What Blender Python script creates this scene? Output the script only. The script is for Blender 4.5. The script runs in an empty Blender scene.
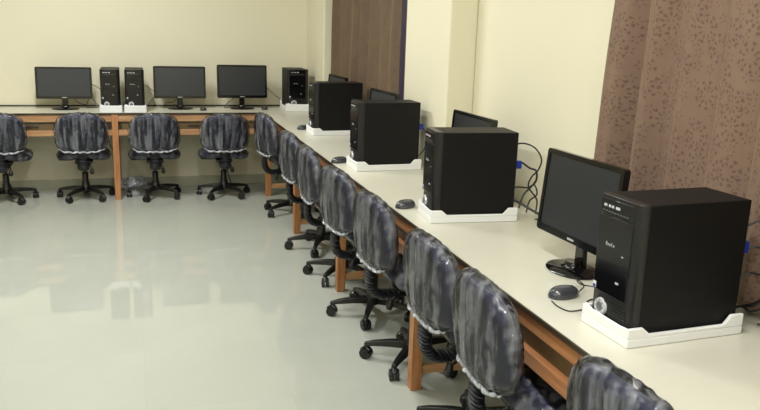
import bpy, bmesh, math, random
from mathutils import Vector, Matrix, noise
random.seed(7)
C = bpy.context.scene.collection
PI = math.pi
R = math.radians

# ------------------------------------------------------------------ layout (metres)
H = 1.570                      # camera height
XE, XW = 1.097, 1.766          # front edge of the right desk, right wall
YB = 7.43                      # back wall
YE = 6.902                     # front edge of the back desk
DZ = 0.75                      # worktop height
BAY, LEG0 = 1.3014, 2.938      # desk bay, first visible leg
XL, YR, ZC = -4.2, -2.6, 3.0   # left wall, rear wall, ceiling
PILX = 1.606                   # face of the wall pillars

# ------------------------------------------------------------------ helpers
def finish(name, bm, mat, parent=None, smooth=True, bevel=0.0, seg=2, loc=None, angle=40):
    bmesh.ops.recalc_face_normals(bm, faces=bm.faces)
    me = bpy.data.meshes.new(name)
    bm.to_mesh(me); bm.free()
    mats = mat if isinstance(mat, (list, tuple)) else [mat]
    for m in mats: me.materials.append(m)
    if smooth:
        me.polygons.foreach_set('use_smooth', [True] * len(me.polygons))
        me.set_sharp_from_angle(angle=R(angle))
    o = bpy.data.objects.new(name, me); C.objects.link(o)
    if parent is not None: o.parent = parent
    if loc: o.location = loc
    if bevel > 0:
        b = o.modifiers.new('bevel', 'BEVEL'); b.width = bevel; b.segments = seg
        b.limit_method = 'ANGLE'; b.angle_limit = R(50)
    return o

def thing(name, label, cat, loc=(0, 0, 0), rz=0.0, group=None):
    o = bpy.data.objects.new(name, None); C.objects.link(o)
    o.empty_display_size = 0.1
    o.location = loc; o.rotation_euler = (0, 0, rz)
    o['label'] = label; o['category'] = cat
    if group: o['group'] = group
    return o

def tag(o, label, cat, group=None):
    o['label'] = label; o['category'] = cat
    if group: o['group'] = group
    return o

def structure(o):
    o['kind'] = 'structure'
    return o

def copy_tree(o, parent=None):
    c = o.copy(); C.objects.link(c)
    if parent is not None: c.parent = parent
    for ch in o.children: copy_tree(ch, c)
    return c

def box(bm, x0, x1, y0, y1, z0, z1, mi=0):
    v = [bm.verts.new(p) for p in ((x0,y0,z0),(x1,y0,z0),(x1,y1,z0),(x0,y1,z0),(x0,y0,z1),(x1,y0,z1),(x1,y1,z1),(x0,y1,z1))]
    for f in ((0,3,2,1),(4,5,6,7),(0,1,5,4),(1,2,6,5),(2,3,7,6),(3,0,4,7)):
        fc = bm.faces.new([v[i] for i in f]); fc.material_index = mi
    return v

def prism(bm, pts, axis, a, b, mi=0):
    """polygon pts (2D) extruded along axis from a to b"""
    def P(p, t):
        if axis == 'x': return (t, p[0], p[1])
        if axis == 'y': return (p[0], t, p[1])
        return (p[0], p[1], t)
    A = [bm.verts.new(P(p, a)) for p in pts]; B = [bm.verts.new(P(p, b)) for p in pts]
    n = len(pts)
    bm.faces.new(A).material_index = mi; bm.faces.new(B[::-1]).material_index = mi
    for i in range(n):
        bm.faces.new([A[i], A[(i+1) % n], B[(i+1) % n], B[i]]).material_index = mi

def lathe(bm, prof, segs=24, center=(0, 0), mi=0, sx=1.0, sy=1.0):
    rings = []
    for r, z in prof:
        rings.append([bm.verts.new((center[0] + sx*r*math.cos(2*PI*k/segs), center[1] + sy*r*math.sin(2*PI*k/segs), z)) for k in range(segs)])
    for a, b in zip(rings, rings[1:]):
        for k in range(segs):
            bm.faces.new([a[k], a[(k+1) % segs], b[(k+1) % segs], b[k]]).material_index = mi
    bm.faces.new(rings[0][::-1]).material_index = mi
    bm.faces.new(rings[-1]).material_index = mi

def smooth_path(pts, n=6):
    pts = [Vector(p) for p in pts]
    if len(pts) < 3: return pts
    P = [pts[0]*2 - pts[1]] + pts + [pts[-1]*2 - pts[-2]]
    out = []
    for i in range(1, len(P)-2):
        for k in range(n):
            t = k/n; p0, p1, p2, p3 = P[i-1], P[i], P[i+1], P[i+2]
            out.append(0.5*((2*p1) + (p2-p0)*t + (2*p0-5*p1+4*p2-p3)*t*t + (3*p1-p0-3*p2+p3)*t**3))
    out.append(pts[-1]); return out

def tube(bm, pts, rad, segs=10, mi=0, flat=1.0, up=Vector((0, 0, 1))):
    """rad: number or function(t); flat: width factor along the side axis"""
    n = len(pts); rings = []
    prev = None
    for i, p in enumerate(pts):
        d = (pts[min(i+1, n-1)] - pts[max(i-1, 0)]).normalized()
        if prev is None:
            s = d.cross(up)
            if s.length < 1e-3: s = d.cross(Vector((1, 0, 0)))
            s.normalize()
        else:
            s = (prev - d*prev.dot(d)).normalized()
        prev = s; u = s.cross(d)
        r = rad(i/(n-1)) if callable(rad) else rad
        rings.append([bm.verts.new(p + s*(r*flat*math.cos(2*PI*k/segs)) + u*(r*math.sin(2*PI*k/segs))) for k in range(segs)])
    for a, b in zip(rings, rings[1:]):
        for k in range(segs):
            bm.faces.new([a[k], a[(k+1) % segs], b[(k+1) % segs], b[k]]).material_index = mi
    bm.faces.new(rings[0][::-1]).material_index = mi; bm.faces.new(rings[-1]).material_index = mi

# ------------------------------------------------------------------ materials
def srgb(r, g, b):
    f = lambda c: (c/255/12.92) if c/255 <= 0.04045 else ((c/255+0.055)/1.055)**2.4
    return (f(r), f(g), f(b), 1)

def new_mat(name):
    m = bpy.data.materials.new(name); m.use_nodes = True
    nt = m.node_tree
    return m, nt, nt.nodes['Principled BSDF']

def coords(nt, scale=(1, 1, 1), kind='Object'):
    tc = nt.nodes.new('ShaderNodeTexCoord'); mp = nt.nodes.new('ShaderNodeMapping')
    mp.inputs['Scale'].default_value = scale
    nt.links.new(tc.outputs[kind], mp.inputs['Vector'])
    return mp.outputs['Vector']

def simple(name, col, rough=0.5, metal=0.0, spec=0.5, var=0.08, scale=30.0, bump=0.0, stretch=(1,1,1), coat=0.0, sheen=0.0):
    m, nt, b = new_mat(name)
    v = coords(nt, stretch)
    n = nt.nodes.new('ShaderNodeTexNoise'); n.inputs['Scale'].default_value = scale; n.inputs['Detail'].default_value = 4
    nt.links.new(v, n.inputs['Vector'])
    mx = nt.nodes.new('ShaderNodeMix'); mx.data_type = 'RGBA'
    c0 = [max(0, c*(1-var)) for c in col[:3]] + [1]; c1 = [min(1, c*(1+var)) for c in col[:3]] + [1]
    mx.inputs[6].default_value = c0; mx.inputs[7].default_value = c1
    nt.links.new(n.outputs['Fac'], mx.inputs[0]); nt.links.new(mx.outputs[2], b.inputs['Base Color'])
    b.inputs['Roughness'].default_value = rough; b.inputs['Metallic'].default_value = metal
    b.inputs['Specular IOR Level'].default_value = spec
    b.inputs['Coat Weight'].default_value = coat; b.inputs['Sheen Weight'].default_value = sheen
    if bump > 0:
        bp = nt.nodes.new('ShaderNodeBump'); bp.inputs['Strength'].default_value = bump; bp.inputs['Distance'].default_value = 0.003
        nt.links.new(n.outputs['Fac'], bp.inputs['Height']); nt.links.new(bp.outputs['Normal'], b.inputs['Normal'])
    return m

M = {}
M['wall'] = simple('cream_wall_paint', srgb(233, 227, 202), 0.6, var=0.015, scale=3, bump=0.05)
M['ceiling'] = simple('ceiling_paint', srgb(240, 238, 228), 0.8, var=0.01, scale=3)
M['skirt'] = simple('grey_skirting_tile', srgb(186, 186, 166), 0.2, var=0.05, scale=8)
M['laminate'] = simple('worktop_laminate', srgb(213, 210, 193), 0.32, var=0.03, scale=14, bump=0.02)
M['edge'] = simple('dark_edge_band', srgb(58, 46, 34), 0.35, var=0.1)
M['black'] = simple('black_plastic', srgb(22, 22, 24), 0.35, var=0.1, scale=60)
M['case'] = simple('black_steel_case', srgb(9, 9, 10), 0.55, spec=0.3, var=0.06, scale=200, bump=0.08)
M['gloss'] = simple('gloss_black', srgb(12, 12, 15), 0.14, var=0.05)
M['screen'] = simple('dark_lcd_screen', srgb(36, 39, 45), 0.3, var=0.03, spec=0.6)
M['rubber'] = simple('ribbed_rubber', srgb(30, 32, 38), 0.5, var=0.1)
M['silver'] = simple('silver_plastic', srgb(212, 214, 218), 0.28, metal=0.25, var=0.05)
M['foam'] = simple('white_styrofoam', srgb(240, 241, 240), 0.7, var=0.02, scale=150, bump=0.2)
M['port'] = simple('grey_port_panel', srgb(120, 122, 125), 0.4, metal=0.5)
M['blue'] = simple('blue_plug_plastic', srgb(28, 50, 150), 0.4)
M['white'] = simple('white_plastic', srgb(225, 225, 225), 0.4, var=0.02)
M['fabric'] = simple('navy_fabric', srgb(24, 28, 58), 0.85, var=0.25, scale=240, bump=0.3, sheen=0.2)
M['drawer'] = simple('olive_brown_board', srgb(104, 84, 56), 0.45, var=0.12, scale=10, stretch=(1, 1, 6))
M['lining'] = simple('purple_lining', srgb(48, 38, 56), 0.6, var=0.35, scale=9, stretch=(1, 1, 1.5))
M['tube_on'], _nt, _b = new_mat('lamp_tube_glow')
_b.inputs['Emission Color'].default_value = (1, 0.98, 0.92, 1); _b.inputs['Emission Strength'].default_value = 6

def wood_mat(name, a, b_, stretch):
    m, nt, b = new_mat(name)
    v = coords(nt, stretch)
    n = nt.nodes.new('ShaderNodeTexNoise'); n.inputs['Scale'].default_value = 5; n.inputs['Detail'].default_value = 8; n.inputs['Distortion'].default_value = 0.6
    nt.links.new(v, n.inputs['Vector'])
    r = nt.nodes.new('ShaderNodeValToRGB'); r.color_ramp.elements[0].color = a; r.color_ramp.elements[1].color = b_
    r.color_ramp.elements[0].position = 0.3; r.color_ramp.elements[1].position = 0.7
    nt.links.new(n.outputs['Fac'], r.inputs['Fac']); nt.links.new(r.outputs['Color'], b.inputs['Base Color'])
    b.inputs['Roughness'].default_value = 0.38
    return m
M['wood_z'] = wood_mat('varnished_wood_upright', srgb(158, 102, 62), srgb(196, 140, 92), (12, 12, 0.8))
M['wood_y'] = wood_mat('varnished_wood_rail', srgb(146, 94, 58), srgb(182, 128, 84), (12, 0.8, 12))
M['wood_x'] = wood_mat('varnished_wood_crosswise', srgb(164, 120, 82), srgb(202, 158, 116), (0.8, 12, 12))

def floor_mat():
    m, nt, b = new_mat('polished_floor_tile')
    v = coords(nt)
    br = nt.nodes.new('ShaderNodeTexBrick'); br.offset = 0.0; br.squash = 1.0
    br.inputs['Scale'].default_value = 1.0; br.inputs['Brick Width'].default_value = 0.6; br.inputs['Row Height'].default_value = 0.6
    br.inputs['Mortar Size'].default_value = 0.0013; br.inputs['Mortar Smooth'].default_value = 0.3
    br.inputs['Color1'].default_value = srgb(184, 187, 177); br.inputs['Color2'].default_value = srgb(187, 190, 180)
    br.inputs['Mortar'].default_value = srgb(179, 182, 171)
    nt.links.new(v, br.inputs['Vector'])
    n = nt.nodes.new('ShaderNodeTexNoise'); n.inputs['Scale'].default_value = 2.2; n.inputs['Detail'].default_value = 7; n.inputs['Roughness'].default_value = 0.65
    nt.links.new(v, n.inputs['Vector'])
    mr = nt.nodes.new('ShaderNodeMapRange'); mr.inputs['To Min'].default_value = 0.93; mr.inputs['To Max'].default_value = 1.07
    nt.links.new(n.outputs['Fac'], mr.inputs['Value'])
    mx = nt.nodes.new('ShaderNodeMix'); mx.data_type = 'RGBA'; mx.blend_type = 'MULTIPLY'; mx.inputs[0].default_value = 1
    nt.links.new(br.outputs['Color'], mx.inputs[6]); nt.links.new(mr.outputs['Result'], mx.inputs[7])
    nt.links.new(mx.outputs[2], b.inputs['Base Color'])
    b.inputs['Roughness'].default_value = 0.035
    bp = nt.nodes.new('ShaderNodeBump'); bp.inputs['Strength'].default_value = 0.004; bp.inputs['Distance'].default_value = 0.004
    n2 = nt.nodes.new('ShaderNodeTexNoise'); n2.inputs['Scale'].default_value = 5
    nt.links.new(v, n2.inputs['Vector']); nt.links.new(n2.outputs['Fac'], bp.inputs['Height']); nt.links.new(bp.outputs['Normal'], b.inputs['Normal'])
    return m
M['floor'] = floor_mat()

def film_mat():
    """thin clear polythene with milky creases"""
    m, nt, b = new_mat('clear_plastic_film')
    L = nt.links
    v = coords(nt, (32, 32, 2.4))
    n = nt.nodes.new('ShaderNodeTexNoise'); n.inputs['Scale'].default_value = 1.0; n.inputs['Detail'].default_value = 5; n.inputs['Distortion'].default_value = 0.35
    L.new(v, n.inputs['Vector'])
    v2 = coords(nt, (1, 1, 1))
    n2 = nt.nodes.new('ShaderNodeTexNoise'); n2.inputs['Scale'].default_value = 16; n2.inputs['Detail'].default_value = 6; n2.inputs['Distortion'].default_value = 2
    L.new(v2, n2.inputs['Vector'])
    add = nt.nodes.new('ShaderNodeMath'); add.operation = 'ADD'
    half = nt.nodes.new('ShaderNodeMath'); half.operation = 'MULTIPLY_ADD'; half.inputs[1].default_value = 0.35; half.inputs[2].default_value = 0.325
    L.new(n2.outputs['Fac'], half.inputs[0]); L.new(n.outputs['Fac'], add.inputs[0]); L.new(half.outputs[0], add.inputs[1])
    mr = nt.nodes.new('ShaderNodeMapRange'); mr.inputs['From Min'].default_value = 0.95; mr.inputs['From Max'].default_value = 1.3
    mr.inputs['To Min'].default_value = FILM[0]; mr.inputs['To Max'].default_value = FILM[1]
    L.new(add.outputs[0], mr.inputs['Value'])
    bp = nt.nodes.new('ShaderNodeBump'); bp.inputs['Strength'].default_value = 0.8; bp.inputs['Distance'].default_value = 0.012
    L.new(add.outputs[0], bp.inputs['Height'])
    tr = nt.nodes.new('ShaderNodeBsdfTransparent'); tr.inputs['Color'].default_value = (0.95, 0.95, 0.97, 1)
    b.inputs['Base Color'].default_value = (0.78, 0.81, 0.90, 1); b.inputs['Roughness'].default_value = 0.25
    mx = nt.nodes.new('ShaderNodeMixShader')
    L.new(mr.outputs['Result'], mx.inputs[0]); L.new(tr.outputs[0], mx.inputs[1]); L.new(b.outputs[0], mx.inputs[2])
    gl = nt.nodes.new('ShaderNodeBsdfGlossy'); gl.inputs['Roughness'].default_value = 0.09
    L.new(bp.outputs['Normal'], gl.inputs['Normal'])
    fr = nt.nodes.new('ShaderNodeFresnel'); fr.inputs['IOR'].default_value = 1.45
    L.new(bp.outputs['Normal'], fr.inputs['Normal'])
    m2 = nt.nodes.new('ShaderNodeMixShader')
    L.new(fr.outputs[0], m2.inputs[0]); L.new(mx.outputs[0], m2.inputs[1]); L.new(gl.outputs[0], m2.inputs[2])
    L.new(m2.outputs[0], nt.nodes['Material Output'].inputs['Surface'])
    return m
FILM = (0.01, 0.33)
M['film'] = film_mat()
FILM = (0.35, 0.85)
M['hem'] = film_mat(); M['hem'].name = 'gathered_plastic_hem'

def curtain_mat(name, base, dark, tint):
    m, nt, b = new_mat(name)
    L = nt.links
    def math_(op, *ins):
        nd = nt.nodes.new('ShaderNodeMath'); nd.operation = op
        for i, x in enumerate(ins):
            if isinstance(x, (int, float)): nd.inputs[i].default_value = x
            else: L.new(x, nd.inputs[i])
        return nd.outputs[0]
    tc = nt.nodes.new('ShaderNodeTexCoord')
    def layer(scale, petals, rmin, rmax, off, thr):
        # sprigs laid out on the hanging cloth (its own y and z)
        sx = nt.nodes.new('ShaderNodeSeparateXYZ'); L.new(tc.outputs['Object'], sx.inputs[0])
        cx = nt.nodes.new('ShaderNodeCombineXYZ')
        L.new(math_('MULTIPLY', sx.outputs['Y'], scale), cx.inputs[0]); L.new(math_('MULTIPLY', sx.outputs['Z'], scale*0.8), cx.inputs[1])
        ad = nt.nodes.new('ShaderNodeVectorMath'); ad.operation = 'ADD'; ad.inputs[1].default_value = off
        L.new(cx.outputs[0], ad.inputs[0])
        vo = nt.nodes.new('ShaderNodeTexVoronoi'); vo.voronoi_dimensions = '2D'; vo.inputs['Scale'].default_value = 1; vo.inputs['Randomness'].default_value = 0.75
        L.new(ad.outputs[0], vo.inputs['Vector'])
        sb = nt.nodes.new('ShaderNodeVectorMath'); sb.operation = 'SUBTRACT'
        L.new(ad.outputs[0], sb.inputs[0]); L.new(vo.outputs['Position'], sb.inputs[1])
        s2 = nt.nodes.new('ShaderNodeSeparateXYZ'); L.new(sb.outputs[0], s2.inputs[0])
        ang = math_('ARCTAN2', s2.outputs['Y'], s2.outputs['X'])
        sc = nt.nodes.new('ShaderNodeSeparateColor'); L.new(vo.outputs['Color'], sc.inputs[0])
        ph = math_('MULTIPLY', sc.outputs[0], 6.28)
        pet = math_('COSINE', math_('ADD', math_('MULTIPLY', ang, petals), ph))
        rad = vo.outputs['Distance']
        wob = math_('MULTIPLY', math_('SINE', math_('MULTIPLY', rad, 36)), 0.45)
        leaf = math_('GREATER_THAN', math_('ADD', pet, wob), thr)
        ring = math_('MULTIPLY', math_('GREATER_THAN', rad, rmin), math_('LESS_THAN', rad, rmax))
        return math_('MULTIPLY', leaf, ring)
    f = math_('MAXIMUM', layer(11.5, 9, 0.10, 0.42, (0, 0, 0), 0.62), layer(25, 5, 0.08, 0.36, (3.3, 7.1, 0), 0.68))
    n = nt.nodes.new('ShaderNodeTexNoise'); n.inputs['Scale'].default_value = 14; n.inputs['Detail'].default_value = 5
    L.new(tc.outputs['Object'], n.inputs['Vector'])
    mb = nt.nodes.new('ShaderNodeMix'); mb.data_type = 'RGBA'; mb.inputs[6].default_value = base; mb.inputs[7].default_value = tint
    L.new(n.outputs['Fac'], mb.inputs[0])
    mx = nt.nodes.new('ShaderNodeMix'); mx.data_type = 'RGBA'; mx.inputs[7].default_value = dark
    L.new(mb.outputs[2], mx.inputs[6]); L.new(math_('MULTIPLY', f, 0.5), mx.inputs[0])
    L.new(mx.outputs[2], b.inputs['Base Color'])
    b.inputs['Roughness'].default_value = 0.75; b.inputs['Sheen Weight'].default_value = 0.35; b.inputs['Sheen Roughness'].default_value = 0.4
    b.inputs['Sheen Tint'].default_value = srgb(190, 165, 130)
    return m
M['curtain_far'] = curtain_mat('dark_brown_curtain', srgb(96, 78, 60), srgb(66, 48, 42), srgb(112, 92, 70))
M['curtain'] = curtain_mat('brown_leaf_curtain', srgb(118, 93, 80), srgb(66, 44, 44), srgb(134, 110, 90))

# ------------------------------------------------------------------ the room
def slab(name, *b, mat):
    bm = bmesh.new(); box(bm, *b)
    return structure(finish(name, bm, mat, smooth=False))
T = 0.15
slab('floor', XL-T, XW+T, YR-T, YB+T, -0.1, 0.0, mat=M['floor'])
slab('ceiling', XL-T, XW+T, YR-T, YB+T, ZC, ZC+0.1, mat=M['ceiling'])
slab('wall_back', XL-T, XW+T, YB, YB+T, 0, ZC, mat=M['wall'])
slab('wall_left', XL-T, XL, YR, YB, 0, ZC, mat=M['wall'])
slab('wall_rear', XL-T, XW+T, YR-T, YR, 0, ZC, mat=M['wall'])

# right wall: two window openings, two pillars in one continuous wall mesh
W1 = (4.66, 6.69, 0.95, 2.15)
W2 = (0.35, 2.40, 0.95, 2.15)
bm = bmesh.new()
ys = [YR, W2[0], W2[1], W1[0], W1[1], YB]
for i in range(5):
    y0, y1 = ys[i], ys[i+1]
    if i in (1, 3):
        box(bm, XW, XW+T, y0, y1, 0, 0.95); box(bm, XW, XW+T, y0, y1, 2.15, ZC)
    else:
        box(bm, XW, XW+T, y0, y1, 0, ZC)
box(bm, PILX, XW+0.001, 3.885, 4.585, 0, ZC)
box(bm, PILX, XW+0.001, 6.75, YB, 0, ZC)
structure(finish('wall_right', bm, M['wall'], smooth=False, bevel=0.012, seg=3))
for i, w in enumerate((W1, W2)):
    bm = bmesh.new(); y0, y1, z0, z1 = w; ym = (y0+y1)/2
    for b in ((y0, y1, z0, z0+0.05), (y0, y1, z1-0.05, z1), (y0, y0+0.05, z0+0.05, z1-0.05), (y1-0.05, y1, z0+0.05, z1-0.05), (ym-0.03, ym+0.03, z0+0.05, z1-0.05)):
        box(bm, XW+0.05, XW+0.1, *b)
    fr = structure(finish('window_%d' % (i+1), bm, M['wood_z'], smooth=False))
    m, nt, bb = new_mat('window_glass'); bb.inputs['Transmission Weight'].default_value = 1; bb.inputs['Roughness'].default_value = 0.02
    bb.inputs['Base Color'].default_value = (0.8, 0.85, 0.85, 1)
    bm = bmesh.new(); box(bm, XW+0.072, XW+0.078, y0+0.05, y1-0.05, z0+0.05, z1-0.05)
    finish('pane', bm, m, fr, smooth=False)
slab('outer_sheet', XW+T, XW+T+0.02, YR, YB, 0, ZC, mat=M['edge'])  # unseen dark sheet over the right wall's outer face, closing off both windows
slab('baseboard_back', XL, PILX, YB-0.012, YB, 0, 0.085, mat=M['skirt'])
slab('baseboard_left', XL, XL+0.012, YR, YB-0.012, 0, 0.085, mat=M['skirt'])

# ------------------------------------------------------------------ curtains
def curtain(x, y0, y1, z0, z1, folds, amp, seed, flare0=0.0, flare1=0.0):
    """hanging cloth with folds along y; flare widens the cloth towards its bottom"""
    bm = bmesh.new(); ny, nz = folds*14, 26
    grid = []
    for j in range(nz+1):
        tz = j/nz; z = z0 + (z1-z0)*tz
        row = []
        for i in range(ny+1):
            t = i/ny
            yy = (y0 - flare0*(1-tz)**1.5) * (1-t) + (y1 + flare1*(1-tz)**1.5) * t
            w = t*folds*2*PI + 0.9*math.sin(t*7+seed) + 0.5*math.sin(tz*2.2+seed+t*3)
            a = amp*(0.75+0.35*math.sin(t*11+seed*2))*(0.8+0.3*(1-tz))
            dx = a*math.sin(w) + a*0.28*math.sin(2.3*w+1.1+tz) + 0.008*noise.noise(Vector((t*9, tz*3, seed)))
            row.append(bm.verts.new((x+dx, yy, z)))
        grid.append(row)
    for j in range(nz):
        for i in range(ny):
            bm.faces.new([grid[j][i], grid[j][i+1], grid[j+1][i+1], grid[j+1][i]])
    return bm
def rod(root, y0, y1, z, x):
    bm = bmesh.new(); tube(bm, [Vector((x, y0, z)), Vector((x, y1, z))], 0.012, 12)
    for y in (y0, y1):
        tube(bm, [Vector((x, y-0.02, z)), Vector((x, y+0.02, z))], 0.022, 12)
    for y in (y0+0.15, y1-0.15): box(bm, x-0.01, XW, y-0.01, y+0.01, z-0.008, z+0.008)
    finish('curtain_rod', bm, M['silver'], root)
t = thing('curtain', 'brown leaf-patterned curtain hanging at the right, behind the nearest computer tower', 'curtain', (1.675, 1.3, 0.79))
def add_cloth(root, name, bm, mat):
    loc = Vector(root.location)
    for v in bm.verts: v.co -= loc
    o = finish(name, bm, mat, root, angle=180)
    s = o.modifiers.new('thick', 'SOLIDIFY'); s.thickness = 0.004; s.offset = 0
    return o
add_cloth(t, 'cloth', curtain(1.706, 0.12, 2.53, 0.79, 2.32, 12, 0.041, 1.3, 0, 0.06), M['curtain'])
def rod_bm(x, y0, y1, z, loc):
    bm = bmesh.new(); tube(bm, [Vector((x, y0, z)), Vector((x, y1, z))], 0.012, 12)
    for y in (y0, y1): tube(bm, [Vector((x, y-0.02, z)), Vector((x, y+0.02, z))], 0.022, 12)
    for y in (y0+0.12, y1-0.12): box(bm, x-0.01, XW, y-0.01, y+0.01, z-0.008, z+0.008)
    for v in bm.verts: v.co -= Vector(loc)
    return bm
finish('curtain_rod', rod_bm(1.675, 0.05, 2.6, 2.32, t.location), M['silver'], t)
t = thing('curtain', 'brown pleated curtain between the two wall pillars at the back of the room', 'curtain', (1.66, 5.5, 0.79))
add_cloth(t, 'cloth', curtain(1.690, 4.80, 6.725, 0.79, 2.32, 7, 0.030, 4.1, 0.0, 0.0), M['curtain_far'])
add_cloth(t, 'lining_edge', curtain(1.664, 4.65, 4.84, 0.79, 2.32, 1, 0.014, 0.4), M['lining'])
finish('curtain_rod', rod_bm(1.680, 4.61, 6.72, 2.32, t.location), M['silver'], t)

# ------------------------------------------------------------------ desks
LW = 0.05
def leg_bm(x, y, top=0.735):
    bm = bmesh.new(); box(bm, x-LW/2, x+LW/2, y-LW/2, y+LW/2, 0, top); return bm

# right-hand desk along the wall
t = thing('computer_desk', 'long cream-topped wooden desk running along the right wall', 'desk', (0, 0, 0))
Y0 = LEG0 - 2*BAY - 0.06
bm = bmesh.new()
# top outline follows the wall, around both pillars
prism(bm, [(XE+0.004, Y0), (XW-0.001, Y0), (XW-0.001, 3.884), (PILX-0.001, 3.884), (PILX-0.001, 4.586), (XW-0.001, 4.586), (XW-0.001, 6.749), (PILX-0.001, 6.749), (PILX-0.001, YB-0.001), (XE+0.004, YB-0.001)], 'z', 0.735, DZ)
finish('worktop', bm, M['laminate'], t, smooth=False)
bm = bmesh.new(); box(bm, XE-0.002, XE+0.004, Y0, YE-0.002, 0.734, DZ-0.0005)
finish('edge_band', bm, M['edge'], t, smooth=False)
xl = XE + 0.02
legs = [LEG0 + k*BAY for k in range(-2, 4)]
for k, y in enumerate(legs):
    finish('leg', leg_bm(xl+LW/2-0.01, y), M['wood_z'], t, bevel=0.003)
    xr = (PILX if (3.8 < y < 4.7 or y > 6.3) else XW) - 0.03
    finish('leg', leg_bm(xr, y), M['wood_z'], t, bevel=0.003)
    bm = bmesh.new(); box(bm, xl+LW-0.01, xr-LW/2, y-0.016, y+0.016, 0.07, 0.11)
    finish('cross_rail', bm, M['wood_x'], t, bevel=0.003)
    if k < 5:
        a, b = y+LW/2, legs[k+1]-LW/2
        bm = bmesh.new(); box(bm, xl-0.012, xl+0.022, a, b, 0.684, 0.7345)
        finish('upper_rail', bm, M['wood_y'], t, bevel=0.002)
        bm = bmesh.new(); box(bm, xl-0.012, xl+0.022, a, b, 0.572, 0.616)
        finish('lower_rail', bm, M['wood_y'], t, bevel=0.002)
        bm = bmesh.new(); box(bm, xl+0.012, xl+0.026, a+0.03, b-0.03, 0.617, 0.668); box(bm, xl+0.026, xl+0.40, a+0.04, b-0.04, 0.617, 0.629)
        box(bm, xl+0.026, xl+0.40, a+0.04, a+0.052, 0.629, 0.66); box(bm, xl+0.026, xl+0.40, b-0.052, b-0.04, 0.629, 0.66)
        d = finish('drawer', bm, M['drawer'], t, bevel=0.002)
        bm = bmesh.new(); m_ = (a+b)/2; box(bm, xl+0.0, xl+0.012, m_-0.05, m_+0.05, 0.640, 0.652)
        finish('drawer_pull', bm, M['edge'], d, bevel=0.003)
        for yy in (a+0.014, b-0.014):
            bm = bmesh.new(); box(bm, xl-0.010, xl+0.022, yy-0.013, yy+0.013, 0.6165, 0.6835)
            finish('stile', bm, M['wood_z'], t)

# back desk along the back wall
t = thing('computer_desk', 'cream-topped wooden desk standing along the back wall', 'desk', (0, 0, 0))
XB0 = -0.16 - 2*BAY - 0.1
bm = bmesh.new(); box(bm, XB0, XE+0.003, YE+0.004, YB-0.013, 0.735, DZ)
finish('worktop', bm, M['laminate'], t, smooth=False)
bm = bmesh.new(); box(bm, XB0, XE-0.003, YE-0.002, YE+0.004, 0.734, DZ-0.0005)
finish('edge_band', bm, M['edge'], t, smooth=False)
yl = YE + 0.02
lx = [-0.16 + k*BAY for k in range(-2, 1)]
for x in lx:
    finish('leg', leg_bm(x, yl+LW/2-0.01-0.02), M['wood_z'], t, bevel=0.003)
    finish('leg', leg_bm(x, YB-0.045), M['wood_z'], t, bevel=0.003)
    bm = bmesh.new(); box(bm, x-0.016, x+0.016, yl+LW-0.03, YB-0.07, 0.07, 0.11)
    finish('cross_rail', bm, M['wood_y'], t, bevel=0.003)
for k in range(3):
    a = lx[k]+LW/2; b = (lx[k+1]-LW/2) if k < 2 else xl-0.006
    bm = bmesh.new(); box(bm, a, b, yl-0.014, yl+0.012, 0.676, 0.7345); finish('upper_rail', bm, M['wood_x'], t, bevel=0.002)
    bm = bmesh.new(); box(bm, a, b, yl-0.014, yl+0.012, 0.556, 0.604); finish('lower_rail', bm, M['wood_x'], t, bevel=0.002)
    bm = bmesh.new(); box(bm, a+0.03, b-0.03, yl+0.004, yl+0.018, 0.605, 0.660); box(bm, a+0.04, b-0.04, yl+0.018, yl+0.36, 0.605, 0.617)
    d = finish('drawer', bm, M['drawer'], t, bevel=0.002)
    bm = bmesh.new(); m_ = (a+b)/2; box(bm, m_-0.05, m_+0.05, yl-0.01, yl+0.004, 0.630, 0.644)
    finish('drawer_pull', bm, M['edge'], d, bevel=0.003)

# ------------------------------------------------------------------ task chair (faces +y, base centre at the origin)
def outline(th, hw, hh, nt_=3.0, nb=4.6):
    c, s = math.cos(th), math.sin(th)
    n = nt_ if s > 0 else nb
    r = (abs(c)**n + abs(s)**n)**(-1/n)
    x, z = r*c*hw, r*s*hh
    k = 1 - 0.10*max(0, z/hh)**1.5 - 0.03*max(0, -z/hh)**2
    return x*k, z
def cushion(bm, out, T, rings, n, disp=None, power=5, tf=1.0, tb=1.0, place=None):
    """closed cushion: plan outline out(theta), thickness T along local y"""
    def surf(sign):
        rr = []
        for i in range(1, rings+1):
            q = (i/rings)**0.8
            ring = []
            for k in range(n):
                th = 2*PI*k/n
                a, b = out(th)
                h = T/2*(max(0, 1-q**power))**0.5*(tf if sign > 0 else tb)
                y = sign*h
                p = Vector((a*q, y, b*q))
                if disp: p = disp(p, th, q, sign)
                if place: p = place(p)
                ring.append(p)
            rr.append(ring)
        return rr
    F, B = surf(1), surf(-1)
    vf = [[bm.verts.new(p) for p in r] for r in F]
    vb = [[bm.verts.new(p) for p in r] for r in B[:-1]] + [vf[-1]]
    for V, S in ((vf, F), (vb, B)):
        cpt = sum(S[0], Vector())/n
        c = bm.verts.new(cpt)
        for k in range(n): bm.faces.new([c, V[0][k], V[0][(k+1) % n]])
        for r0, r1 in zip(V, V[1:]):
            for k in range(n): bm.faces.new([r0[k], r0[(k+1) % n], r1[(k+1) % n], r1[k]])

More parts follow.
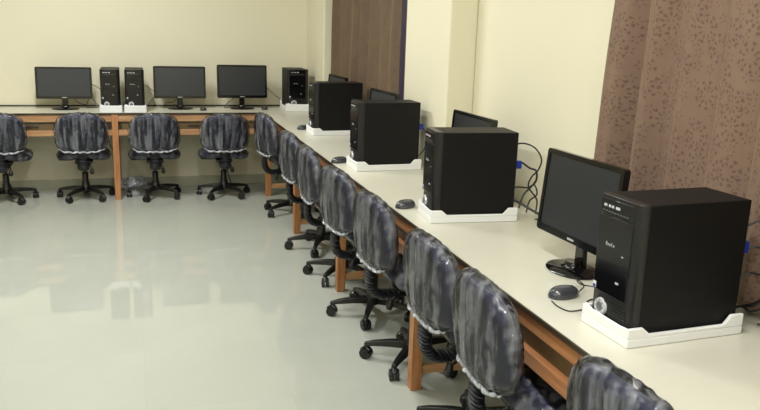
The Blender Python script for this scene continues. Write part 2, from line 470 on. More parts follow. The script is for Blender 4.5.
BZ, BY = 0.607, -0.235          # backrest centre
TILT = R(5)
def place_back(p):
    y = p.y + 0.55*p.x*p.x            # wraps forward at the sides
    z = p.z
    return Vector((p.x, BY + y*math.cos(TILT) - z*math.sin(TILT), BZ + z*math.cos(TILT) + y*math.sin(TILT)))
def fold(p, th, q, sign, amp=0.0075):
    # folds fan out from the middle of the lower edge, loose bag below
    ang = math.atan2(p.x, p.z + 0.42)
    f = math.sin(ang*34 + 2.1*noise.noise(Vector((ang*5, p.z*3, sign)))) * 0.6 + math.sin(ang*71 + 4*noise.noise(Vector((ang*3, p.z*6, 5))))*0.4
    f += 0.9*noise.noise(Vector((p.x*14, p.z*9, sign*3)))
    edge = min(1.0, 2.2*(1-q)) * 0.75 + 0.25
    p = p.copy(); p.y += sign*(amp*f*edge + 0.004)
    if q > 0.93:
        w = 1 + 0.012*math.sin(th*23 + 2*math.sin(th*5)) + 0.01*noise.noise(Vector((math.cos(th)*4, math.sin(th)*4, 2)))
        p.x *= w; p.z *= w
    return p

def make_chair():
    root = thing('task_chair', '', 'chair', (0, 0, 0), 0, 'task chairs wrapped in clear plastic')
    # --- star base
    bm = bmesh.new(); lathe(bm, [(0.032, 0.062), (0.042, 0.070), (0.042, 0.105), (0.034, 0.118), (0.030, 0.150)], 20)
    hub = finish('base_hub', bm, M['black'], root)
    for k in range(5):
        a = 2*PI*k/5 + PI/2
        d = Vector((math.cos(a), math.sin(a), 0)); s = Vector((-d.y, d.x, 0))
        bm = bmesh.new()
        secs = [(0.030, 0.021, 0.070, 0.108), (0.11, 0.019, 0.072, 0.104), (0.19, 0.015, 0.068, 0.092), (0.235, 0.012, 0.062, 0.080)]
        rings = []
        for r, w, z0, z1 in secs:
            c = d*r
            pts = [c - s*w + Vector((0, 0, z0)), c + s*w + Vector((0, 0, z0)), c + s*w*0.75 + Vector((0, 0, z1)), c - s*w*0.75 + Vector((0, 0, z1))]
            rings.append([bm.verts.new(p) for p in pts])
        for r0, r1 in zip(rings, rings[1:]):
            for j in range(4): bm.faces.new([r0[j], r0[(j+1) % 4], r1[(j+1) % 4], r1[j]])
        bm.faces.new(rings[0]); bm.faces.new(rings[-1][::-1])
        arm = finish('base_arm', bm, M['black'], root, bevel=0.003)
        # twin-wheel caster: two discs, hood and stem
        bm = bmesh.new()
        cc = d*0.225; sw = Vector((math.cos(a+0.7+k), math.sin(a+0.7+k), 0)); ax = Vector((-sw.y, sw.x, 0))
        for off in (-1, 1):
            cen = cc + ax*(off*0.0125) + Vector((0, 0, 0.0265))
            for r, e0, e1 in ((0.0265, -0.009, 0.009), (0.012, 0.009*off, 0.0115*off)):
                ra = [bm.verts.new(cen + ax*e0 + (sw*math.cos(2*PI*j/18) + Vector((0, 0, 1))*math.sin(2*PI*j/18))*r) for j in range(18)]
                rb = [bm.verts.new(cen + ax*e1 + (sw*math.cos(2*PI*j/18) + Vector((0, 0, 1))*math.sin(2*PI*j/18))*r) for j in range(18)]
                for j in range(18): bm.faces.new([ra[j], ra[(j+1) % 18], rb[(j+1) % 18], rb[j]])
                bm.faces.new(ra[::-1]); bm.faces.new(rb)
        tube(bm, [cc + Vector((0, 0, 0.030)), cc + Vector((0, 0, 0.072))], 0.0075, 8)
        tube(bm, smooth_path([cc - sw*0.024 + Vector((0, 0, 0.040)), cc + Vector((0, 0, 0.058)), cc + sw*0.022 + Vector((0, 0, 0.046))], 4), 0.008, 8, flat=1.8)
        finish('caster', bm, M['black'], arm)
    # --- column
    bm = bmesh.new(); lathe(bm, [(0.026, 0.10), (0.026, 0.225), (0.022, 0.23), (0.0145, 0.232), (0.0145, 0.40)], 20)
    finish('gas_column', bm, M['black'], root)
    # --- mechanism, lever
    up = []
    bm = bmesh.new(); box(bm, -0.07, 0.07, -0.10, 0.12, 0.318, 0.345); box(bm, -0.045, 0.045, -0.11, 0.06, 0.285, 0.318)
    mech = finish('seat_mechanism', bm, M['black'], root, bevel=0.006); up.append(mech)
    bm = bmesh.new(); tube(bm, smooth_path([(0.04, -0.02, 0.305), (0.055, -0.10, 0.300), (0.062, -0.150, 0.275)]), 0.005, 8)
    tube(bm, [Vector((0.062, -0.150, 0.285)), Vector((0.064, -0.158, 0.258)), Vector((0.064, -0.16, 0.240))], lambda q: 0.012+0.007*math.sin(q*PI), 10)
    up.append(finish('lever', bm, M['black'], root))
    # --- bellows-covered back bar (J shape)
    path = smooth_path([(0, BY+0.012, 0.56), (0, BY+0.012, 0.47), (0, BY+0.004, 0.41), (0, BY+0.004, 0.355), (0, BY+0.025, 0.310), (0, BY+0.075, 0.290), (0, BY+0.15, 0.294)], 14)
    def ribs(q): return 0.019 + (0.004*(1 if math.sin(q*150) > 0 else -1) if 0.18 < q < 0.93 else 0)
    bm = bmesh.new(); tube(bm, path, ribs, 18, flat=2.0)
    up.append(finish('back_bar', bm, M['rubber'], root, angle=60))
    # --- seat cushion and its film
    def seat_out(th):
        c, s = math.cos(th), math.sin(th); r = (abs(c)**3.2 + abs(s)**3.2)**(-1/3.2)
        return r*c*0.215*(1-0.05*s), r*s*0.205
    def place_seat(p):   # plan in x,y ; thickness upward
        zz = p.y; y = p.z
        return Vector((p.x, y + 0.035, 0.392 + zz - 0.35*max(0, y-0.10)**1.5 + 0.012*math.cos(p.x*14)))
    bm = bmesh.new(); cushion(bm, seat_out, 0.075, 8, 48, place=place_seat, power=6)
    seat = finish('seat', bm, M['fabric'], root, angle=180); up.append(seat)
    def fold_seat(p, th, q, sign):
        p = p.copy(); p.y += sign*(0.004 + 0.005*noise.noise(Vector((p.x*20, p.z*20, sign))))
        k = 1.025 + 0.02*noise.noise(Vector((math.cos(th)*5, math.sin(th)*5, 7)))
        p.x *= k; p.z *= k
        return p
    bm = bmesh.new(); cushion(bm, seat_out, 0.082, 14, 96, disp=fold_seat, place=place_seat, power=6)
    finish('plastic_cover', bm, M['film'], seat, angle=180)
    # --- backrest, its film bag and the gathered hem
    bm = bmesh.new(); cushion(bm, lambda th: outline(th, 0.200, 0.152), 0.062, 10, 64, place=place_back, power=5)
    back = finish('backrest', bm, M['fabric'], root, angle=180); up.append(back)
    bm = bmesh.new(); cushion(bm, lambda th: outline(th, 0.213, 0.166), 0.078, 26, 150, disp=fold, place=place_back, power=7)
    finish('plastic_cover', bm, M['film'], back, angle=180)
    bm = bmesh.new()
    pts = []
    for k in range(141):
        u = k/140; th = PI + 0.74 + u*(PI-1.48)
        a, b = outline(th, 0.208, 0.166)
        wob = 0.005*noise.noise(Vector((u*9, 3, 0))) + 0.003*math.sin(u*37)
        pts.append(place_back(Vector((a, -0.030 + 0.003*math.sin(u*31), b + wob + 0.002))))
    tube(bm, pts, lambda q: 0.0012 + 0.0075*min(1, 6*q, 6*(1-q)) + 0.0014*math.sin(q*60), 8)
    finish('cover_hem', bm, M['hem'], back, angle=180)
    return root, hub, [o.name for o in up]

chair0, _, UP = make_chair()
UPN = set(n.split('.')[0] for n in UP)
def place_chair(x, y, rz, star, dz, label, first=False):
    c = chair0 if first else copy_tree(chair0)
    c.location = (x, y, 0); c.rotation_euler = (0, 0, R(rz)); c['label'] = label
    for ch in c.children:
        n = ch.name.split('.')[0]
        if n in UPN: ch.location = (0, 0, dz)
        elif n in ('base_arm', 'base_hub'): ch.rotation_euler = (0, 0, R(star))
    return c
CH = [
 # back row: facing the back wall
 (-1.05, 7.01, 0, 0, 0.0, 'plastic-wrapped navy task chair cut off at the left end of the back desk'),
 (-0.425, 7.01, 0, 2, 0.0, 'plastic-wrapped navy task chair in front of the leftmost monitor of the back desk'),
 (0.155, 6.965, 0, 14, 0.0, 'plastic-wrapped navy task chair at the back desk, right of the twin towers'),
 (0.745, 6.925, -2, 2, 0.0, 'plastic-wrapped navy task chair of the back desk nearest the room corner'),
 # right row: facing the right wall, from the far end towards the viewer
 (1.215, 6.17, -80, -14, 0.065, 'plastic-wrapped navy task chair deepest along the right desk, next to the corner'),
 (1.220, 5.12, -86, 26, 0.065, 'plastic-wrapped navy task chair second from the corner along the right desk'),
 (1.215, 4.49, -90, 11, 0.065, 'plastic-wrapped navy task chair third from the corner along the right desk'),
 (1.210, 3.83, -82, 20, 0.065, 'plastic-wrapped navy task chair fourth from the corner along the right desk'),
 (1.220, 3.20, -86, 8, 0.065, 'plastic-wrapped navy task chair fifth from the corner along the right desk'),
 (1.225, 2.50, -88, 0, 0.065, 'plastic-wrapped navy task chair third from the camera along the right desk'),
 (1.215, 2.00, -92, 10, 0.068, 'plastic-wrapped navy task chair second from the camera along the right desk'),
 (1.235, 1.325, -88, 20, 0.072, 'plastic-wrapped navy task chair nearest the camera, only its backrest top in frame'),
]
for i, c in enumerate(CH): place_chair(*c, first=(i == 0))

# ------------------------------------------------------------------ computer tower (front faces -x, footprint x 0..D, y 0..W)
TD, TW_, TH = 0.3625, 0.182, 0.3575
def make_tower():
    root = thing('computer_tower', '', 'computer', (0, 0, 0), 0, 'black desktop computer towers')
    bm = bmesh.new(); box(bm, 0.030, TD, 0.004, TW_-0.004, 0.0, TH)
    case = finish('case', bm, M['case'], root, bevel=0.003)
    bm = bmesh.new()        # front bezel with rounded vertical edges
    prism(bm, [(0.0, 0.022), (0.006, 0.008), (0.018, 0.001), (0.030, 0.0), (0.030, TW_), (0.018, TW_-0.001), (0.006, TW_-0.008), (0.0, TW_-0.022)], 'z', -0.002, TH+0.002)
    finish('front_bezel', bm, M['black'], root, bevel=0.002, angle=50)
    bm = bmesh.new(); box(bm, -0.003, 0.002, 0.026, TW_-0.014, 0.086, 0.302)
    finish('glossy_panel', bm, M['gloss'], root, bevel=0.0015)
    bm = bmesh.new(); box(bm, -0.002, 0.002, 0.024, TW_-0.014, 0.307, 0.349)
    strip = finish('port_strip', bm, M['gloss'], root, bevel=0.0015)
    for y, w in ((0.150, 0.008), (0.131, 0.006), (0.118, 0.006), (0.098, 0.012)):
        bm = bmesh.new(); box(bm, -0.0035, -0.0015, y-w, y+w*0.4, 0.327, 0.334)
        finish('front_port', bm, M['silver'], strip)
    bm = bmesh.new()
    for j in range(9): box(bm, -0.0030, -0.0018, 0.150-j*0.0125, 0.158-j*0.0125, 0.314, 0.3165)
    finish('strip_lettering', bm, M['port'], strip)
    # small italic maker's mark
    bm = bmesh.new()
    for j, (w, h) in enumerate(((0.006, 0.011), (0.005, 0.007), (0.005, 0.007), (0.003, 0.011), (0.006, 0.007))):
        y = 0.129 - j*0.0078
        prism(bm, [(y, 0.222), (y-w*0.35, 0.222), (y-w*0.35-0.002, 0.222+h), (y-0.002, 0.222+h)], 'x', -0.0042, -0.0028)
        box(bm, -0.0042, -0.0028, y-w, y, 0.222 + h*0.45, 0.222 + h*0.62)
    finish('logo', bm, M['silver'], root)
    bm = bmesh.new(); box(bm, -0.005, -0.0025, 0.060, 0.072, 0.127, 0.132); box(bm, -0.004, -0.0025, 0.052, 0.059, 0.205, 0.208)
    finish('drive_button', bm, M['silver'], root)
    bm = bmesh.new()
    for j in range(6): box(bm, -0.002, 0.001, 0.022, TW_-0.040 if j > 3 else 0.092, 0.026+j*0.009, 0.0305+j*0.009)
    finish('vent_ribs', bm, M['black'], root)
    def disc(bm, x0, x1, y, z, r0, r1, n=24):
        A = [bm.verts.new((x0, y+r0*math.cos(2*PI*k/n), z+r0*math.sin(2*PI*k/n))) for k in range(n)]
        B = [bm.verts.new((x1, y+r1*math.cos(2*PI*k/n), z+r1*math.sin(2*PI*k/n))) for k in range(n)]
        for k in range(n): bm.faces.new([A[k], A[(k+1) % n], B[(k+1) % n], B[k]])
        bm.faces.new(A); bm.faces.new(B[::-1])
    bm = bmesh.new(); disc(bm, 0.002, -0.007, 0.127, 0.044, 0.026, 0.023)
    pb = finish('power_button', bm, M['silver'], root)
    bm = bmesh.new(); disc(bm, -0.0069, -0.0085, 0.127, 0.044, 0.014, 0.011)
    for k in range(8):
        a = k*PI/4; box(bm, -0.0078, -0.0068, 0.127+0.018*math.cos(a)-0.0016, 0.127+0.018*math.cos(a)+0.0016, 0.044+0.018*math.sin(a)-0.0016, 0.044+0.018*math.sin(a)+0.0016)
    finish('button_centre', bm, M['port'], pb)
    bm = bmesh.new(); box(bm, -0.0040, -0.0025, 0.155, 0.168, 0.090, 0.108)
    st = finish('sticker', bm, M['white'], root)
    bm = bmesh.new(); box(bm, -0.0046, -0.0038, 0.156, 0.167, 0.091, 0.099)
    finish('sticker_band', bm, M['blue'], st)
    # rear
    bm = bmesh.new(); box(bm, TD-0.001, TD+0.003, 0.02, 0.075, 0.15, 0.31); box(bm, TD-0.001, TD+0.004, 0.02, 0.16, 0.03, 0.12)
    finish('rear_panel', bm, M['port'], root)
    bm = bmesh.new(); box(bm, TD, TD+0.030, 0.018, 0.036, 0.200, 0.234)
    finish('video_plug', bm, M['blue'], root, bevel=0.003)
    bm = bmesh.new(); box(bm, TD, TD+0.012, 0.030, 0.042, 0.270, 0.282); box(bm, TD, TD+0.012, 0.030, 0.042, 0.085, 0.097)
    finish('audio_plug', bm, M['white'], root, bevel=0.002)
    return root
def make_tray():
    """packing foam tray: flat bed, rim with raised corner blocks"""
    e = 0.013; g = 0.002
    bm = bmesh.new()
    x0, x1, y0, y1 = -e, TD+e, -e, TW_+e
    box(bm, x0, x1, y0, y1, 0, 0.0245)
    def rimx(ya, yb):   # along x (the long sides)
        prism(bm, [(x0, 0.024), (x0, 0.054), (x0+0.048, 0.054), (x0+0.072, 0.034), (x1-0.066, 0.034), (x1-0.042, 0.060), (x1, 0.060), (x1, 0.024)], 'y', ya, yb)
    rimx(y0, -g); rimx(TW_+g, y1)
    prism(bm, [(-g, 0.024), (-g, 0.054), (0.03, 0.051), (TW_-0.03, 0.053), (TW_+g, 0.062), (TW_+g, 0.024)], 'x', x0, -g-0.004)
    prism(bm, [(-g, 0.024), (-g, 0.056), (0.03, 0.04), (TW_-0.03, 0.04), (TW_+g, 0.056), (TW_+g, 0.024)], 'x', TD+0.006, x1)
    o = finish('foam_tray', bm, M['foam'], None, smooth=True, bevel=0.003)
    return o
tower0 = make_tower(); tray0 = make_tray()
first = True
def place_tower(x, y, rz, lab_t, lab_f, s=(1, 1, 1)):
    global first
    c = tower0 if first else copy_tree(tower0)
    f = tray0 if first else copy_tree(tray0)
    first = False
    c.location = (x, y, DZ+0.0255*(s[2] if s[0] == 1 else 1.25*s[2])); c.rotation_euler = (0, 0, R(rz)); c.scale = s
    f.location = (x, y, DZ+0.0005); f.rotation_euler = (0, 0, R(rz)); f.scale = (s[0], s[1], s[2] if s[0] == 1 else 1.25*s[2])
    c['label'] = lab_t; tag(f, lab_f, 'packing foam', 'white foam trays under the towers')
TOW = [
 (1.226, 1.622, 2.6, 'black tower nearest the camera, its front badge and round silver button clearly visible', 'white foam tray under the nearest tower', (1, 1, 1)),
 (1.186, 2.948, -5.0, 'black tower second from the camera, blue plug and looped cables behind it', 'white foam tray under the second tower from the camera', (1, 1, 1)),
 (1.187, 4.104, 1.4, 'black tower third from the camera, just before the wall pillar', 'white foam tray under the third tower from the camera', (1, 1, 1)),
 (1.246, 5.472, 2.8, 'black tower fourth from the camera, in front of the far curtain', 'white foam tray under the fourth tower from the camera', (1, 1, 0.99)),
]
for a in TOW: place_tower(*a)
# back desk towers face the room (-y)
def back_tower(x, y, lt, lf, sb=(0.95, 0.87, 0.925)): place_tower(x, y, 90, lt, lf, sb)
back_tower(-0.107, 6.925, 'left one of the twin black towers standing side by side on the back desk', 'left of the two foam trays side by side on the back desk')
back_tower(0.090, 6.925, 'right one of the twin black towers standing side by side on the back desk', 'right of the two foam trays side by side on the back desk')
back_tower(1.530, 7.00, 'black tower standing alone in the room corner where the desks meet', 'white foam tray under the corner tower', (0.85, 1.06, 0.965))

# ------------------------------------------------------------------ monitor (screen faces -y, base centre at origin)
MW, MH, MZ = 0.439, 0.290, 0.096
def make_monitor():
    root = thing('monitor', '', 'monitor', (0, 0, 0), 0, 'black widescreen monitors')
    def rr(w, h, r, n=5):
        pts = []
        for cx, cz, a0 in ((w/2-r, h/2-r, 0), (-w/2+r, h/2-r, PI/2), (-w/2+r, -h/2+r, PI), (w/2-r, -h/2+r, 1.5*PI)):
            for k in range(n+1):
                a = a0 + k/n*PI/2; pts.append((cx+r*math.cos(a), cz+r*math.sin(a)))
        return pts
    tilt = Matrix.Rotation(R(-5), 4, 'X')
    org = Vector((0, 0.002, MZ + MH/2))
    def put(bm):
        for v in bm.verts: v.co = org + (tilt @ v.co)
    bm = bmesh.new()
    # front frame as a ring around the screen, back shell behind
    o_ = rr(MW, MH, 0.012); i_ = [(max(-MW/2+0.017, min(MW/2-0.017, x)), max(-MH/2+0.024, min(MH/2-0.016, z))) for x, z in o_]
    A = [bm.verts.new((x, -0.008, z)) for x, z in o_]; B = [bm.verts.new((x, -0.008, z)) for x, z in i_]
    A2 = [bm.verts.new((x, 0.016, z)) for x, z in o_]; B2 = [bm.verts.new((x, -0.003, z)) for x, z in i_]
    n = len(o_)
    for k in range(n):
        j = (k+1) % n
        bm.faces.new([A[k], A[j], B[j], B[k]]); bm.faces.new([A[k], A2[k], A2[j], A[j]])
        bm.faces.new([B[k], B[j], B2[j], B2[k]])
    bm.faces.new(A2[::-1])
    bmesh.ops.remove_doubles(bm, verts=bm.verts, dist=1e-6)
    put(bm); fr = finish('frame', bm, M['gloss'], root, angle=30)
    bm = bmesh.new(); box(bm, -MW/2+0.0165, MW/2-0.0165, -0.0045, -0.001, -MH/2+0.0235, MH/2-0.0155)
    put(bm); finish('screen', bm, M['screen'], root, smooth=False)
    bm = bmesh.new()
    prism(bm, rr(MW*0.80, MH*0.78, 0.03), 'y', 0.014, 0.034); prism(bm, rr(MW*0.45, MH*0.5, 0.03), 'y', 0.032, 0.050)
    put(bm); finish('back_cover', bm, M['black'], root, bevel=0.006)
    bm = bmesh.new()
    for j in range(6): box(bm, -0.019+j*0.0065, -0.0148+j*0.0065, -0.0092, -0.0078, -MH/2+0.0085, -MH/2+0.0155)
    put(bm); finish('logo', bm, M['silver'], fr)
    bm = bmesh.new(); prism(bm, [(-0.026, 0.012), (0.026, 0.012), (0.020, MZ+0.05), (-0.020, MZ+0.05)], 'y', 0.022, 0.042)
    nk = finish('neck', bm, M['gloss'], root, bevel=0.004)
    bm = bmesh.new(); lathe(bm, [(0.100, 0.0), (0.103, 0.004), (0.098, 0.009), (0.050, 0.013), (0.034, 0.020), (0.030, 0.034)], 48, sx=1.06, sy=0.80)
    finish('base', bm, M['gloss'], root, angle=50)
    return root
mon0 = make_monitor(); mfirst = True
MON = [
 (1.430, 2.240, -87.4, 1.03, 'black monitor with oval base beside the nearest tower'),
 (1.560, 3.445, -88, 1.03, 'black monitor seen only by its top edge behind the second tower from the camera'),
 (1.470, 4.60, -86, 1.05, 'black monitor peeking over the third tower from the camera'),
 (1.525, 5.97, -87, 1.03, 'black monitor peeking over the fourth tower, at the far curtain'),
 (-0.565, 7.19, 0, 0.93, 'leftmost black monitor on the back desk'),
 (0.398, 7.19, 0, 0.98, 'black monitor on the back desk just right of the twin towers'),
 (0.952, 7.19, 0, 1.03, 'black monitor on the back desk nearest the room corner'),
]
for x, y, rz, sz, lab in MON:
    c = mon0 if mfirst else copy_tree(mon0); mfirst = False
    c.location = (x, y, DZ+0.0005); c.rotation_euler = (0, 0, R(rz)); c['label'] = lab
    c.scale = (1.03 if y > 7 else 1, 1, sz)

# ------------------------------------------------------------------ mice
def make_mouse():
    root = thing('computer_mouse', '', 'mouse', (0, 0, 0), 0, 'black computer mice')
    bm = bmesh.new(); n, m = 28, 10; rings = []
    for j in range(m):
        q = j/(m-1)*PI/2; rings.append([bm.verts.new((0.055*math.cos(2*PI*k/n)*math.cos(q)**0.6 if j < m-1 else 0.004*math.cos(2*PI*k/n),
            (0.032 - 0.004*math.cos(2*PI*k/n))*math.sin(2*PI*k/n)*math.cos(q)**0.6 if j < m-1 else 0.004*math.sin(2*PI*k/n),
            0.003 + 0.032*math.sin(q))) for k in range(n)])
    for a, b in zip(rings, rings[1:]):
        for k in range(n): bm.faces.new([a[k], a[(k+1) % n], b[(k+1) % n], b[k]])
    base = [bm.verts.new((v.co.x*0.96, v.co.y*0.96, 0.0)) for v in rings[0]]
    for k in range(n): bm.faces.new([base[k], base[(k+1) % n], rings[0][(k+1) % n], rings[0][k]])
    bm.faces.new(base[::-1]); bm.faces.new(rings[-1])
    finish('shell', bm, M['mouse'], root, angle=60)
    bm = bmesh.new(); tube(bm, [Vector((0.028, -0.003, 0.0285)), Vector((0.028, 0.003, 0.0285))], 0.006, 12)
    finish('scroll_wheel', bm, M['black'], root)
    bm = bmesh.new(); box(bm, 0.012, 0.050, -0.0008, 0.0008, 0.018, 0.0335)
    bm.free()
    return root
M['mouse'] = simple('mouse_shell', srgb(62, 64, 70), 0.18, var=0.1, coat=0.5)
mouse0 = make_mouse()
def cable(name, pts, rad, label, mat='black', cat='cable', group=None, n=8):
    bm = bmesh.new(); tube(bm, smooth_path(pts, n), rad, 8)
    o = finish(name, bm, M[mat], None)
    return tag(o, label, cat, group)
MICE = [
 (1.262, 2.010, 5, 'grey-black mouse on the desk beside the nearest tower'),
 (1.165, 3.235, 20, 'dark mouse at the front corner of the second tower from the camera'),
 (1.150, 4.385, 20, 'dark mouse at the front corner of the third tower from the camera'),
 (1.235, 5.800, 10, 'dark mouse in front of the fourth tower from the camera'),
 (0.590, 7.08, 80, 'dark mouse between the two right-hand monitors of the back desk'),
 (1.150, 7.13, 70, 'dark mouse between the back desk monitor and the corner tower'),
]
for i, (x, y, rz, lab) in enumerate(MICE):
    c = mouse0 if i == 0 else copy_tree(mouse0)
    c.location = (x, y, DZ+0.0005); c.rotation_euler = (0, 0, R(rz)); c['label'] = lab
    if y > 7: c.scale = (0.9, 0.9, 0.9)

ZT = DZ + 0.003
cable('mouse_cable', [(1.318, 2.015, ZT+0.006), (1.345, 2.03, ZT+0.02), (1.34, 2.065, ZT+0.03), (1.38, 2.09, ZT), (1.46, 2.02, ZT), (1.55, 1.95, ZT), (1.63, 1.90, ZT)], 0.0022, 'thin black mouse cable rising beside the nearest mouse')
cable('mouse_cable', [(1.20, 2.005-0.03, ZT), (1.195, 1.93, ZT), (1.205, 1.89, ZT), (1.235, 1.885, ZT), (1.275, 1.90, ZT), (1.31, 1.95, ZT), (1.36, 1.97, ZT)], 0.0020, 'thin cable loop lying on the desk between the nearest mouse and the foam tray')

# cable bundles behind the towers
c3 = 'cables looping behind the second tower'
cable('looped_cable', [(1.555, 3.02, 1.045), (1.60, 3.00, 1.075), (1.64, 2.95, 1.065), (1.66, 2.915, 1.02), (1.655, 2.925, 0.97), (1.65, 2.97, 0.93), (1.655, 3.0, 0.88), (1.66, 2.93, 0.84), (1.68, 2.96, 0.79), (1.70, 3.0, 0.755)], 0.0035, 'black cable arching high behind the second tower from the camera', group=c3)
cable('video_cable', [(1.552, 2.975, 0.995), (1.585, 2.96, 1.0), (1.625, 2.95, 0.975), (1.645, 2.925, 0.965), (1.65, 2.93, 0.92), (1.65, 2.99, 0.87), (1.66, 3.05, 0.83), (1.68, 3.12, 0.755)], 0.0045, 'cable leaving the blue plug behind the second tower', group=c3)
cable('power_cable', [(1.552, 2.99, 0.875), (1.60, 3.0, 0.88), (1.63, 2.96, 0.885), (1.65, 2.94, 0.90), (1.66, 2.93, 0.86), (1.655, 2.98, 0.82), (1.67, 3.03, 0.755)], 0.0035, 'lowest cable loop behind the second tower', group=c3)
cable('power_cable', [(1.575, 3.03, 0.83), (1.63, 2.99, 0.80), (1.69, 2.92, 0.765), (1.725, 2.84, 0.756), (1.74, 2.6, 0.756), (1.742, 2.3, 0.756)], 0.006, 'thick black cable running down to the desk along the wall')
c4 = 'cables behind the nearest tower'
for j, z in enumerate((1.05, 0.975, 0.90)):
    cable('looped_cable', [(1.595, 1.665+0.004*j, z), (1.63, 1.65, z+0.02), (1.642, 1.63-0.02*j, z+0.01), (1.644, 1.60, z-0.06), (1.655, 1.62+0.02*j, 0.86-0.03*j), (1.655, 1.70, 0.80), (1.66, 1.78+0.02*j, 0.756)], 0.0032,
          ('upper', 'middle', 'lower')[j] + ' black cable behind the nearest tower, against the curtain', group=c4)
cable('looped_cable', [(1.55, 4.17, 0.99), (1.575, 4.16, 0.995), (1.59, 4.12, 0.95), (1.588, 4.13, 0.87), (1.575, 4.22, 0.80), (1.575, 4.34, 0.756)], 0.003, 'black cable hanging behind the third tower')
cable('looped_cable', [(1.61, 5.54, 1.05), (1.628, 5.52, 1.04), (1.630, 5.48, 0.95), (1.630, 5.5, 0.85), (1.64, 5.6, 0.756)], 0.003, 'black cable hanging behind the fourth tower')
# back desk cables
cable('video_cable', [(-0.42, 7.28, 0.93), (-0.36, 7.31, 0.955), (-0.29, 7.33, 0.92), (-0.235, 7.33, 0.86)], 0.0028, 'thin cable between the leftmost monitor and the twin towers')
cable('video_cable', [(-0.52, 7.26, 0.88), (-0.47, 7.30, 0.80), (-0.40, 7.31, 0.78), (-0.37, 7.33, 0.85), (-0.33, 7.34, 0.80), (-0.30, 7.31, 0.756), (-0.40, 7.25, 0.755)], 0.0028, 'tangled cable under the leftmost monitor')
cable('video_cable', [(0.085, 7.30, 0.96), (0.13, 7.32, 0.93), (0.19, 7.33, 0.87), (0.14, 7.33, 0.80), (0.12, 7.30, 0.756)], 0.0028, 'thin cable curling right of the twin towers')
cable('video_cable', [(0.40, 7.27, 0.86), (0.34, 7.31, 0.80), (0.28, 7.31, 0.79), (0.26, 7.28, 0.756), (0.33, 7.24, 0.755)], 0.0028, 'cable curl at the foot of the middle monitor')
cable('video_cable', [(1.10, 7.28, 0.98), (1.19, 7.31, 0.94), (1.27, 7.32, 0.87), (1.33, 7.33, 0.82), (1.335, 7.36, 0.77)], 0.0028, 'cable drooping from the corner monitor to the corner tower')
cable('video_cable', [(0.95, 7.27, 0.88), (0.88, 7.3, 0.83), (0.83, 7.3, 0.79), (0.80, 7.26, 0.756), (0.90, 7.33, 0.755), (1.08, 7.33, 0.755), (1.22, 7.30, 0.755)], 0.0028, 'cable lying behind the base of the corner monitor')
cable('power_cable', [(0.80, 7.40, 0.70), (0.80, 7.33, 0.50), (0.79, 7.30, 0.30), (0.82, 7.30, 0.15), (0.86, 7.28, 0.006)], 0.005, 'black cable hanging under the back desk near the corner chair')
cable('power_cable', [(-0.27, 7.40, 0.72), (-0.24, 7.3, 0.55), (-0.22, 7.28, 0.42), (-0.19, 7.35, 0.36)], 0.004, 'black cable looping under the back desk beside the middle leg')
cable('power_cable', [(-2.6, YB-0.02, 0.757), (-1.2, YB-0.02, 0.757), (-0.45, YB-0.02, 0.757), (0.3, YB-0.02, 0.757), (1.0, YB-0.02, 0.757), (1.35, YB-0.022, 0.757)], 0.006, 'black cable lying along the rear edge of the back desk')

# flat black adapters behind the towers
def adapter(x, y, rz, lab):
    t = thing('power_adapter', lab, 'adapter', (x, y, DZ+0.0005), R(rz), 'flat black adapters by the wall')
    bm = bmesh.new(); lathe(bm, [(0.036, 0), (0.040, 0.004), (0.038, 0.013), (0.026, 0.018)], 28, sx=1.5, sy=0.9)
    finish('housing', bm, M['black'], t, angle=50)
    bm = bmesh.new(); tube(bm, smooth_path([(0.055, 0, 0.008), (0.08, 0.0, 0.006), (0.09, 0.03, 0.004)], 5), 0.003, 8)
    finish('cord', bm, M['black'], t)
adapter(1.660, 2.815, 80, 'flat black adapter on the desk left of the nearest monitor')
adapter(1.675, 1.575, 60, 'flat black adapter on the desk behind the nearest tower')

# crumpled plastic bag under the back desk
bm = bmesh.new(); bmesh.ops.create_icosphere(bm, subdivisions=4, radius=1)
for v in bm.verts:
    n = v.co.normalized(); k = 1 + 0.35*noise.noise(n*2.3) + 0.22*abs(noise.noise(n*6)) + 0.08*noise.noise(n*15)
    v.co = Vector((n.x*0.12*k, n.y*0.09*k, max(0.001, 0.055 + n.z*0.06*k)))
o = finish('plastic_bag', bm, M['hem'], None, angle=35, loc=(-0.03, 7.29, 0.0))
tag(o, 'crumpled clear plastic bag on the floor under the back desk', 'bag')

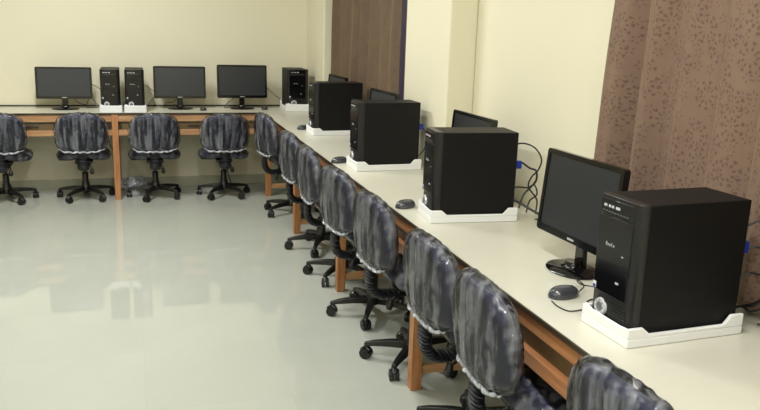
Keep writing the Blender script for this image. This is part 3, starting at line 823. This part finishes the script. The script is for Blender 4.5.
# ------------------------------------------------------------------ ceiling lights
def ceiling_light(x, y, rz, power, lab):
    t = thing('ceiling_light', lab, 'light', (x, y, ZC), R(rz), 'fluorescent ceiling lights')
    bm = bmesh.new(); prism(bm, [(-0.05, 0), (0.05, 0), (0.035, -0.045), (-0.035, -0.045)], 'x', -0.63, 0.63)
    finish('housing', bm, M['white'], t, bevel=0.003)
    bm = bmesh.new(); tube(bm, [Vector((-0.6, 0, -0.075)), Vector((0.6, 0, -0.075))], 0.014, 12)
    finish('tube', bm, M['tube_on'], t)
    bm = bmesh.new(); box(bm, -0.615, -0.598, -0.014, 0.014, -0.09, -0.04); box(bm, 0.598, 0.615, -0.014, 0.014, -0.09, -0.04)
    finish('tube_holder', bm, M['white'], t)
    ld = bpy.data.lights.new('tube_light', 'AREA'); ld.shape = 'RECTANGLE'; ld.size = 1.2; ld.size_y = 0.12
    ld.energy = power; ld.color = (0.99, 1.0, 0.985)
    lo = bpy.data.objects.new('tube_light', ld); C.objects.link(lo); lo.parent = t; lo.location = (0, 0, -0.10)
LAMPS = [(-2.0, -1.0, 50), (-2.0, 1.3, 20), (0.3, -1.0, 36), (0.3, 1.3, 40), (0.3, 3.6, 16), (-0.5, 5.2, 70)]
WHERE = ('rear one of the left row', 'front one of the left row', 'rearmost of the right row', 'second from the rear in the right row', 'third from the rear in the right row', 'nearest the back wall')
for k, (x, y, pw) in enumerate(LAMPS):
    ceiling_light(x, y, 90, pw, 'fluorescent tube light on the ceiling, ' + WHERE[k])
w = bpy.data.worlds.new('World'); bpy.context.scene.world = w; w.use_nodes = True
w.node_tree.nodes['Background'].inputs[0].default_value = (0.02, 0.02, 0.03, 1)

# ------------------------------------------------------------------ camera
f_px, pitch, yaw, roll = 773.4, R(13.312), R(17.850), R(1.8825)
fwd = Vector((math.sin(yaw)*math.cos(pitch), math.cos(yaw)*math.cos(pitch), -math.sin(pitch)))
right = Vector((math.cos(yaw), -math.sin(yaw), 0)); up = right.cross(fwd)
r2 = right*math.cos(roll) + up*math.sin(roll); u2 = -right*math.sin(roll) + up*math.cos(roll)
cd = bpy.data.cameras.new('camera'); cam = bpy.data.objects.new('camera', cd); C.objects.link(cam)
cd.sensor_width = 36; cd.lens = f_px*36/760; cd.clip_start = 0.05
mt = Matrix((r2, u2, -fwd)).transposed().to_4x4(); mt.translation = Vector((0, 0, H))
cam.matrix_world = mt
sc = bpy.context.scene; sc.camera = cam
vs = sc.view_settings
vs.view_transform = 'Standard'; vs.look = 'None'; vs.exposure = 0.0; vs.gamma = 1.0; vs.use_curve_mapping = False
